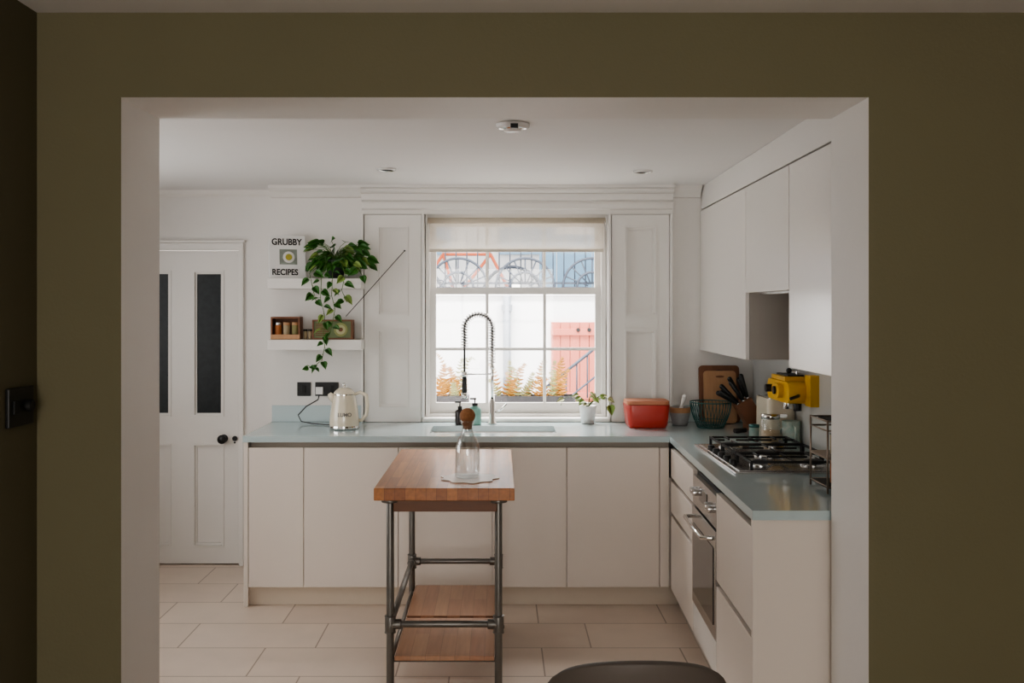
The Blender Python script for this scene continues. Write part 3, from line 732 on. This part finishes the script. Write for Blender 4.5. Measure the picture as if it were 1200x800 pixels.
# yellow wall mounted grinder
b=B('yellow_wall_grinder')
xw=rw(4.95)-0.009
def xcap(xa,xb_,y0,y1,z0,z1,r,m):   # rounded slab extruded along x
    P=rrect(y0,y1,z0,z1,r)
    A=[b.bm.verts.new((xa,p[0],p[1])) for p in P]; C=[b.bm.verts.new((xb_,p[0],p[1])) for p in P]
    b.face(A[::-1],m); b.face(C,m)
    for i in range(len(P)):
        j=(i+1)%len(P); b.face([A[i],A[j],C[j],C[i]],m,True)
xcap(xw-0.13,xw,4.76,5.14,1.158,1.262,0.035,YEL)
xcap(xw-0.155,xw-0.12,4.85,4.97,1.18,1.25,0.03,YEL)
b.box(xw-0.045,xw,4.70,4.78,1.150,1.300,YEL); b.box(xw-0.12,xw-0.01,4.86,5.10,1.262,1.285,YEL)
b.box(xw-0.10,xw-0.02,4.88,5.08,1.285,1.292,BLACK)
for (yy,zz) in ((5.05,1.215),(4.91,1.215)):
    b.cyl((xw-0.13,yy,zz),(xw-0.165,yy,zz),0.020,BLACK)
b.cyl((xw-0.07,4.82,1.160),(xw-0.07,4.82,1.12),0.020,BLACK)
b.cyl((xw-0.07,4.98,1.160),(xw-0.07,4.98,1.115),0.024,CHROME)
b.tube([(xw-0.08,4.765,1.20),(xw-0.10,4.72,1.20),(xw-0.14,4.70,1.19)],0.008,BLACK,8)
b.tube([(xw-0.05,4.9,1.29),(xw-0.05,4.9,1.315),(xw-0.10,4.86,1.315)],0.005,CHROME,8); b.sphere((xw-0.10,4.86,1.315),0.014,BLACK)
b.done(0.004,seg=3)
# jars & tin
b=B('storage_jar')
jc=(1.385,5.01,CH+0.001)
b.lathe(jc,[(0,0),(0.046,0),(0.050,0.006),(0.050,0.115),(0.044,0.125),(0.044,0.132)],BOTTLE,28)
b.lathe(jc,[(0,0.004),(0.046,0.004),(0.046,0.07),(0,0.072)],OAT,28)
b.lathe(jc,[(0,0.13),(0.047,0.13),(0.047,0.152),(0.03,0.156),(0,0.156)],CHROME,28); b.done()
b=B('patterned_mug')
mc=(1.488,5.0,CH+0.001)
b.lathe(mc,[(0,0),(0.042,0),(0.045,0.005),(0.046,0.12),(0.043,0.12),(0.042,0.01),(0,0.008)],OATM,28)
b.tube([(1.488,4.955,CH+0.10),(1.488,4.925,CH+0.095),(1.488,4.918,CH+0.06),(1.488,4.93,CH+0.03),(1.488,4.955,CH+0.025)],0.006,OATM,8)
b.done()
b=B('wooden_lid_jar')
mc=(1.48,5.395,CH+0.001)
b.lathe(mc,[(0,0),(0.042,0),(0.042,0.13),(0.044,0.13,WOODL),(0.044,0.15),(0,0.152)],CERW,24); b.done()
b=B('spice_tin')
b.lathe((1.325,5.10,CH+0.001),[(0,0),(0.026,0),(0.026,0.075,TEAL),(0.027,0.075),(0.027,0.09),(0,0.09)],OATM,20); b.done()
# counter rack near end
RK=mat('brushed_copper_wire',(0.35,0.28,0.23),0.35,0.8)
b=B('metal_spice_rack')
x0,x1,y0_,y1_=1.225,1.47,3.66,3.86
for x in (x0,x1):
    for y in (y0_,y1_): b.cyl((x,y,CH+0.001),(x,y,CH+0.275),0.004,RK,seg=10)
for zz in (0.025,0.13,0.235,0.27):
    b.tube([(x0,y0_,CH+zz),(x1,y0_,CH+zz),(x1,y1_,CH+zz),(x0,y1_,CH+zz)],0.0035,RK,6,closed=True)
b.box(x0,x1,y0_,y1_,CH+0.02,CH+0.026,IRON); b.box(x0,x1,y0_,y1_,CH+0.13,CH+0.136,RK); b.box(x0+0.03,x1,y0_,y1_,CH+0.262,CH+0.268,IRON)
for i,x in enumerate((1.29,1.35,1.41)):
    b.cyl((x,3.76,CH+0.026),(x,3.76,CH+0.10),0.022,cols[i%3]); b.cyl((x,3.76,CH+0.10),(x,3.76,CH+0.115),0.022,WOODL)
    b.cyl((x,3.76,CH+0.136),(x,3.76,CH+0.21),0.022,cols[(i+1)%3]); b.cyl((x,3.76,CH+0.21),(x,3.76,CH+0.225),0.022,CHROME)
b.done()

# ceiling fittings
def downlight(name,x,y,r=0.052):
    b=B(name); b.lathe((x,y,ZC-0.001),[(r,0),(r,-0.006),(r*0.8,-0.010,CHROME),(r*0.72,-0.006,BLACK),(r*0.6,-0.002),(0,-0.002)],CERW,28); b.done()
downlight('recessed_downlight',-0.603,5.25); downlight('recessed_downlight.001',0.78,5.33)
b=B('ceiling_spotlight')
b.lathe((0.055,3.98,ZC-0.001),[(0.068,0),(0.068,-0.012),(0.055,-0.02,CHROME),(0.035,-0.022,CERW),(0.03,-0.030),(0,-0.030)],CERW,32)
b.box(0.045,0.075,3.90,3.915,ZC-0.03,ZC-0.012,BLACK); b.done()

# switch on dining wall
b=B('wall_switch')
b.box(-1.410,-1.398,2.80,2.95,1.278,1.392,BLACK)
b.box(-1.399,-1.392,2.82,2.85,1.315,1.355,IRON); b.cyl((-1.399,2.905,1.335),(-1.380,2.905,1.335),0.018,IRON)
b.done(0.003)

# dining chair
cx,cy=0.326,2.28; TZ=0.818
b=B('backrest')
nu,nv=24,10; grid=[]
for i in range(nu+1):
    u_=-1+2*i/nu; col=[]
    ue=max(-0.999,min(0.999,u_))
    ztop=TZ-0.15*(1-math.sqrt(1-ue*ue*0.96))
    for j in range(nv+1):
        v=j/nv; x=cx+0.215*math.sin(u_*1.25)/math.sin(1.25); yy=cy+0.12*(1-math.cos(u_*1.25))/(1-math.cos(1.25))*1.0-0.05*v
        col.append(b.bm.verts.new((x,yy,0.47+v*(ztop-0.47))))
    grid.append(col)
for i in range(nu):
    for j in range(nv): b.face([grid[i][j],grid[i+1][j],grid[i+1][j+1],grid[i][j+1]],CHAIRM,True)
bk=b.done(solid=0.022,bevel=0.004)
b=B('seat'); b.prism(rrect(cx-0.22,cx+0.22,cy+0.0,cy+0.43,0.12),0.44,0.475,CHAIRM); st=b.done(0.01)
b=B('legs')
for sx in (-1,1):
    for (y0_,y1_) in ((cy+0.07,cy+0.02),(cy+0.36,cy+0.41)):
        b.cyl((cx+sx*0.15,y0_,0.44),(cx+sx*0.20,y1_,0.0),0.016,WOODM,r1=0.010)
lg=b.done()
e=bpy.data.objects.new('dining_chair',None); bpy.context.scene.collection.objects.link(e)
for o in (bk,st,lg): o.parent=e

# ------------------------------------------------------------ outside
b=B('exterior_ground'); b.box(-6,6,6.36,9.2,-0.1,0.55,EXTG); b.box(-12,12,9.2,30,1.2,1.45,EXTG); b.done()
b=B('exterior_garden_wall'); b.box(-5,5,9.0,9.2,0.5,1.74,EXTW); b.box(-5,5,8.97,9.23,1.74,1.775,EXTW); b.done(0.005)
b=B('exterior_timber_gate')
for i in range(5): b.box(0.475+i*0.087,0.558+i*0.087,8.96,8.995,0.60,1.50,EXTR)
b.box(0.47,0.91,8.94,8.96,1.38,1.44,EXTR); b.box(0.47,0.91,8.94,8.96,0.80,0.86,EXTR)
for x in (0.72,0.82): b.cyl((x,8.96,1.43),(x,8.93,1.43),0.018,BLACK)
b.done(0.003)
b=B('exterior_stair_railing')
p0=Vector((0.40,8.55,0.93)); p1=Vector((0.86,8.55,1.30))
b.tube([p0,p1],0.014,EXTD,8); b.tube([p0-Vector((0,0,.25)),p1-Vector((0,0,.25))],0.009,EXTD,8)
for i in range(6):
    q=p0.lerp(p1,i/5); b.tube([q,q-Vector((0,0,0.38)) if q.z-0.38>0.55 else Vector((q.x,q.y,0.55))],0.007,EXTD,6)
b.tube([p1,(1.4,8.55,1.3)],0.014,EXTD,8)
b.done()
b=B('exterior_drainpipe'); b.cyl((0.07,8.93,0.55),(0.07,8.93,1.74),0.035,EXTGY); b.box(0.02,0.12,8.9,8.97,1.60,1.66,EXTGY); b.done()
b=B('exterior_railings')
for i in range(60):
    x=-3+i*0.1; b.cyl((x,9.1,1.775),(x,9.1,2.55),0.006,EXTD,seg=6)
for z in (1.85,2.5): b.box(-3,3,9.09,9.11,z,z+0.02,EXTD)
for cx in (0.24,0.86,-0.38):   # fan shaped ironwork arches
    for r in (0.27,0.14):
        b.tube([(cx+r*math.cos(PI*i/20),9.08,1.82+r*math.sin(PI*i/20)) for i in range(21)],0.012,EXTD,8)
    for i in range(9):
        a=PI*i/8; b.cyl((cx+.04*math.cos(a),9.08,1.82+.04*math.sin(a)),(cx+.27*math.cos(a),9.08,1.82+.27*math.sin(a)),0.007,EXTD,seg=6)
b.done()
def bike(name,x,y,colr,sc=1.0):
    b=B(name); r=0.30*sc; zc=1.45+r; d=1.0*sc
    for cx in (x,x+d):
        b.tube([(cx+r*math.cos(a*PI/20),y,zc+r*math.sin(a*PI/20)) for a in range(40)],0.016,EXTD,8,closed=True)
        b.tube([(cx+r*.93*math.cos(a*PI/20),y,zc+r*.93*math.sin(a*PI/20)) for a in range(40)],0.007,CHROME,6,closed=True)
        for a in range(20): b.cyl((cx,y,zc),(cx+r*math.cos(a*PI/10),y,zc+r*math.sin(a*PI/10)),0.003,CHROME,seg=5)
        b.cyl((cx,y-.05,zc),(cx,y+.05,zc),0.02,CHROME)
    bb=(x+d*0.43,y,zc-0.02); st=(x+d*0.30,y,zc+0.42); hd=(x+d*0.78,y,zc+0.42)
    for p,q in ((bb,st),(st,hd),(bb,hd),(bb,(x,y,zc)),((x,y,zc),st),(hd,(x+d,y,zc))): b.tube([p,q],0.016,colr,8)
    b.tube([st,(x+d*0.27,y,zc+0.52)],0.012,CHROME,8); b.sphere((x+d*0.26,y,zc+0.54),0.08,BLACK,sy=0.5,sz=0.3)
    b.tube([hd,(x+d*0.76,y,zc+0.52),(x+d*0.84,y+.2,zc+0.54)],0.012,CHROME,8); b.tube([(x+d*0.76,y,zc+0.52),(x+d*0.84,y-.2,zc+0.54)],0.012,CHROME,8)
    b.cyl((bb[0],y-.04,bb[2]),(bb[0],y-.045,bb[2]),0.08,CHROME)
    b.done()
bike('exterior_bicycle',-0.85,9.75,EXTO,0.98)
b=B('exterior_hoarding')
for i in range(12):
    b.box(0.45+i*0.2,0.64+i*0.2,11.0,11.04,1.45,2.45,EXTB)
b.done()
b=B('exterior_building')
b.box(-10,10,14,14.5,1.4,7,EXTBR)
for i in range(9): b.box(-6+i*1.5,-5.2+i*1.5,13.95,14.0,2.4,4.0,EXTB)
b.done()
def planter(name,x0,x1,n,hmax):
    b=B(name); y0,y1=6.42,6.58; zb,zt=0.972,1.05
    b.box(x0,x1,y0,y0+0.01,zb,zt,POTD); b.box(x0,x1,y1-0.01,y1,zb,zt,POTD); b.box(x0,x0+0.01,y0+.01,y1-.01,zb,zt,POTD); b.box(x1-0.01,x1,y0+.01,y1-.01,zb,zt,POTD)
    b.box(x0+.01,x1-.01,y0+.01,y1-.01,zb,zt-0.02,SOIL)
    for k in range(n):
        bx_=random.uniform(x0+.03,x1-.03); by_=random.uniform(y0+.03,y1-.03); a=random.uniform(0,2*PI); R_=random.uniform(0.06,0.14); H_=random.uniform(0.10,hmax)
        P=[Vector((bx_+math.cos(a)*R_*t,by_+math.sin(a)*R_*0.5*t,zt-0.02+H_*math.sin(t*PI*0.62))) for t in (0,.2,.4,.6,.8,1)]
        m=FERN if random.random()<0.62 else PALEL
        b.tube(P,0.0018,m,4)
        for i in range(1,14):
            t=i/14*5; kk=int(t); q=P[kk].lerp(P[min(kk+1,5)],t-kk); d=(P[min(kk+1,5)]-P[kk]).normalized()
            s2=0.040*(1-i/16)
            for sd in (1,-1):
                side=d.cross(Vector((0,1,0.2))).normalized()*sd
                b.leaf(q,side+d*0.4,(0,-1,.3),s2,m,w=0.5,curl=0.1)
    b.done(recalc=False)
planter('exterior_fern_planter',-0.45,-0.20,16,0.31); planter('exterior_fern_planter.001',-0.03,0.50,26,0.28)
b=B('exterior_window_ledge'); b.box(-0.6,0.8,6.351,6.62,0.90,0.97,EXTW); b.done(0.004)

# ------------------------------------------------------------ lights
def area(name,loc,target,sx,sy,power,col):
    l=bpy.data.lights.new(name,'AREA'); l.shape='RECTANGLE'; l.size=sx; l.size_y=sy; l.energy=power; l.color=col
    o=bpy.data.objects.new(name,l); bpy.context.scene.collection.objects.link(o); o.location=loc
    d=Vector(target)-Vector(loc); o.rotation_euler=d.to_track_quat('-Z','Y').to_euler(); return o
area('daylight_kitchen_window',(0.1,7.7,3.9),(0.0,5.0,0.9),3.0,1.8,900,(1.0,0.98,0.96))
area('added_fill_side',(-2.74,4.5,1.5),(0,4.5,1.35),1.5,1.15,9,(1.0,0.94,0.87))  # fill lamp added at the unseen left opening to brighten the kitchen
area('added_fill_rear',(-0.2,-3.15,1.4),(0.3,3,1.3),2.1,1.7,74,(1.0,0.92,0.83))  # fill lamp added behind the camera to light the dining room
w=bpy.data.worlds.new('sky'); bpy.context.scene.world=w; w.use_nodes=True
bg=w.node_tree.nodes['Background']; bg.inputs[0].default_value=(0.92,0.96,1.0,1); bg.inputs[1].default_value=3.3
bpy.context.scene.view_settings.look='AgX - Medium High Contrast'

# ------------------------------------------------------------ camera
cam=bpy.data.cameras.new('camera'); co=bpy.data.objects.new('camera',cam); bpy.context.scene.collection.objects.link(co)
co.location=(0,0,1.62); co.rotation_euler=(PI/2,0,0); cam.sensor_width=36; cam.lens=34.5
cam.shift_x=15/1200; cam.shift_y=-38/1200
cam.clip_start=0.05; cam.clip_end=200
bpy.context.scene.camera=co
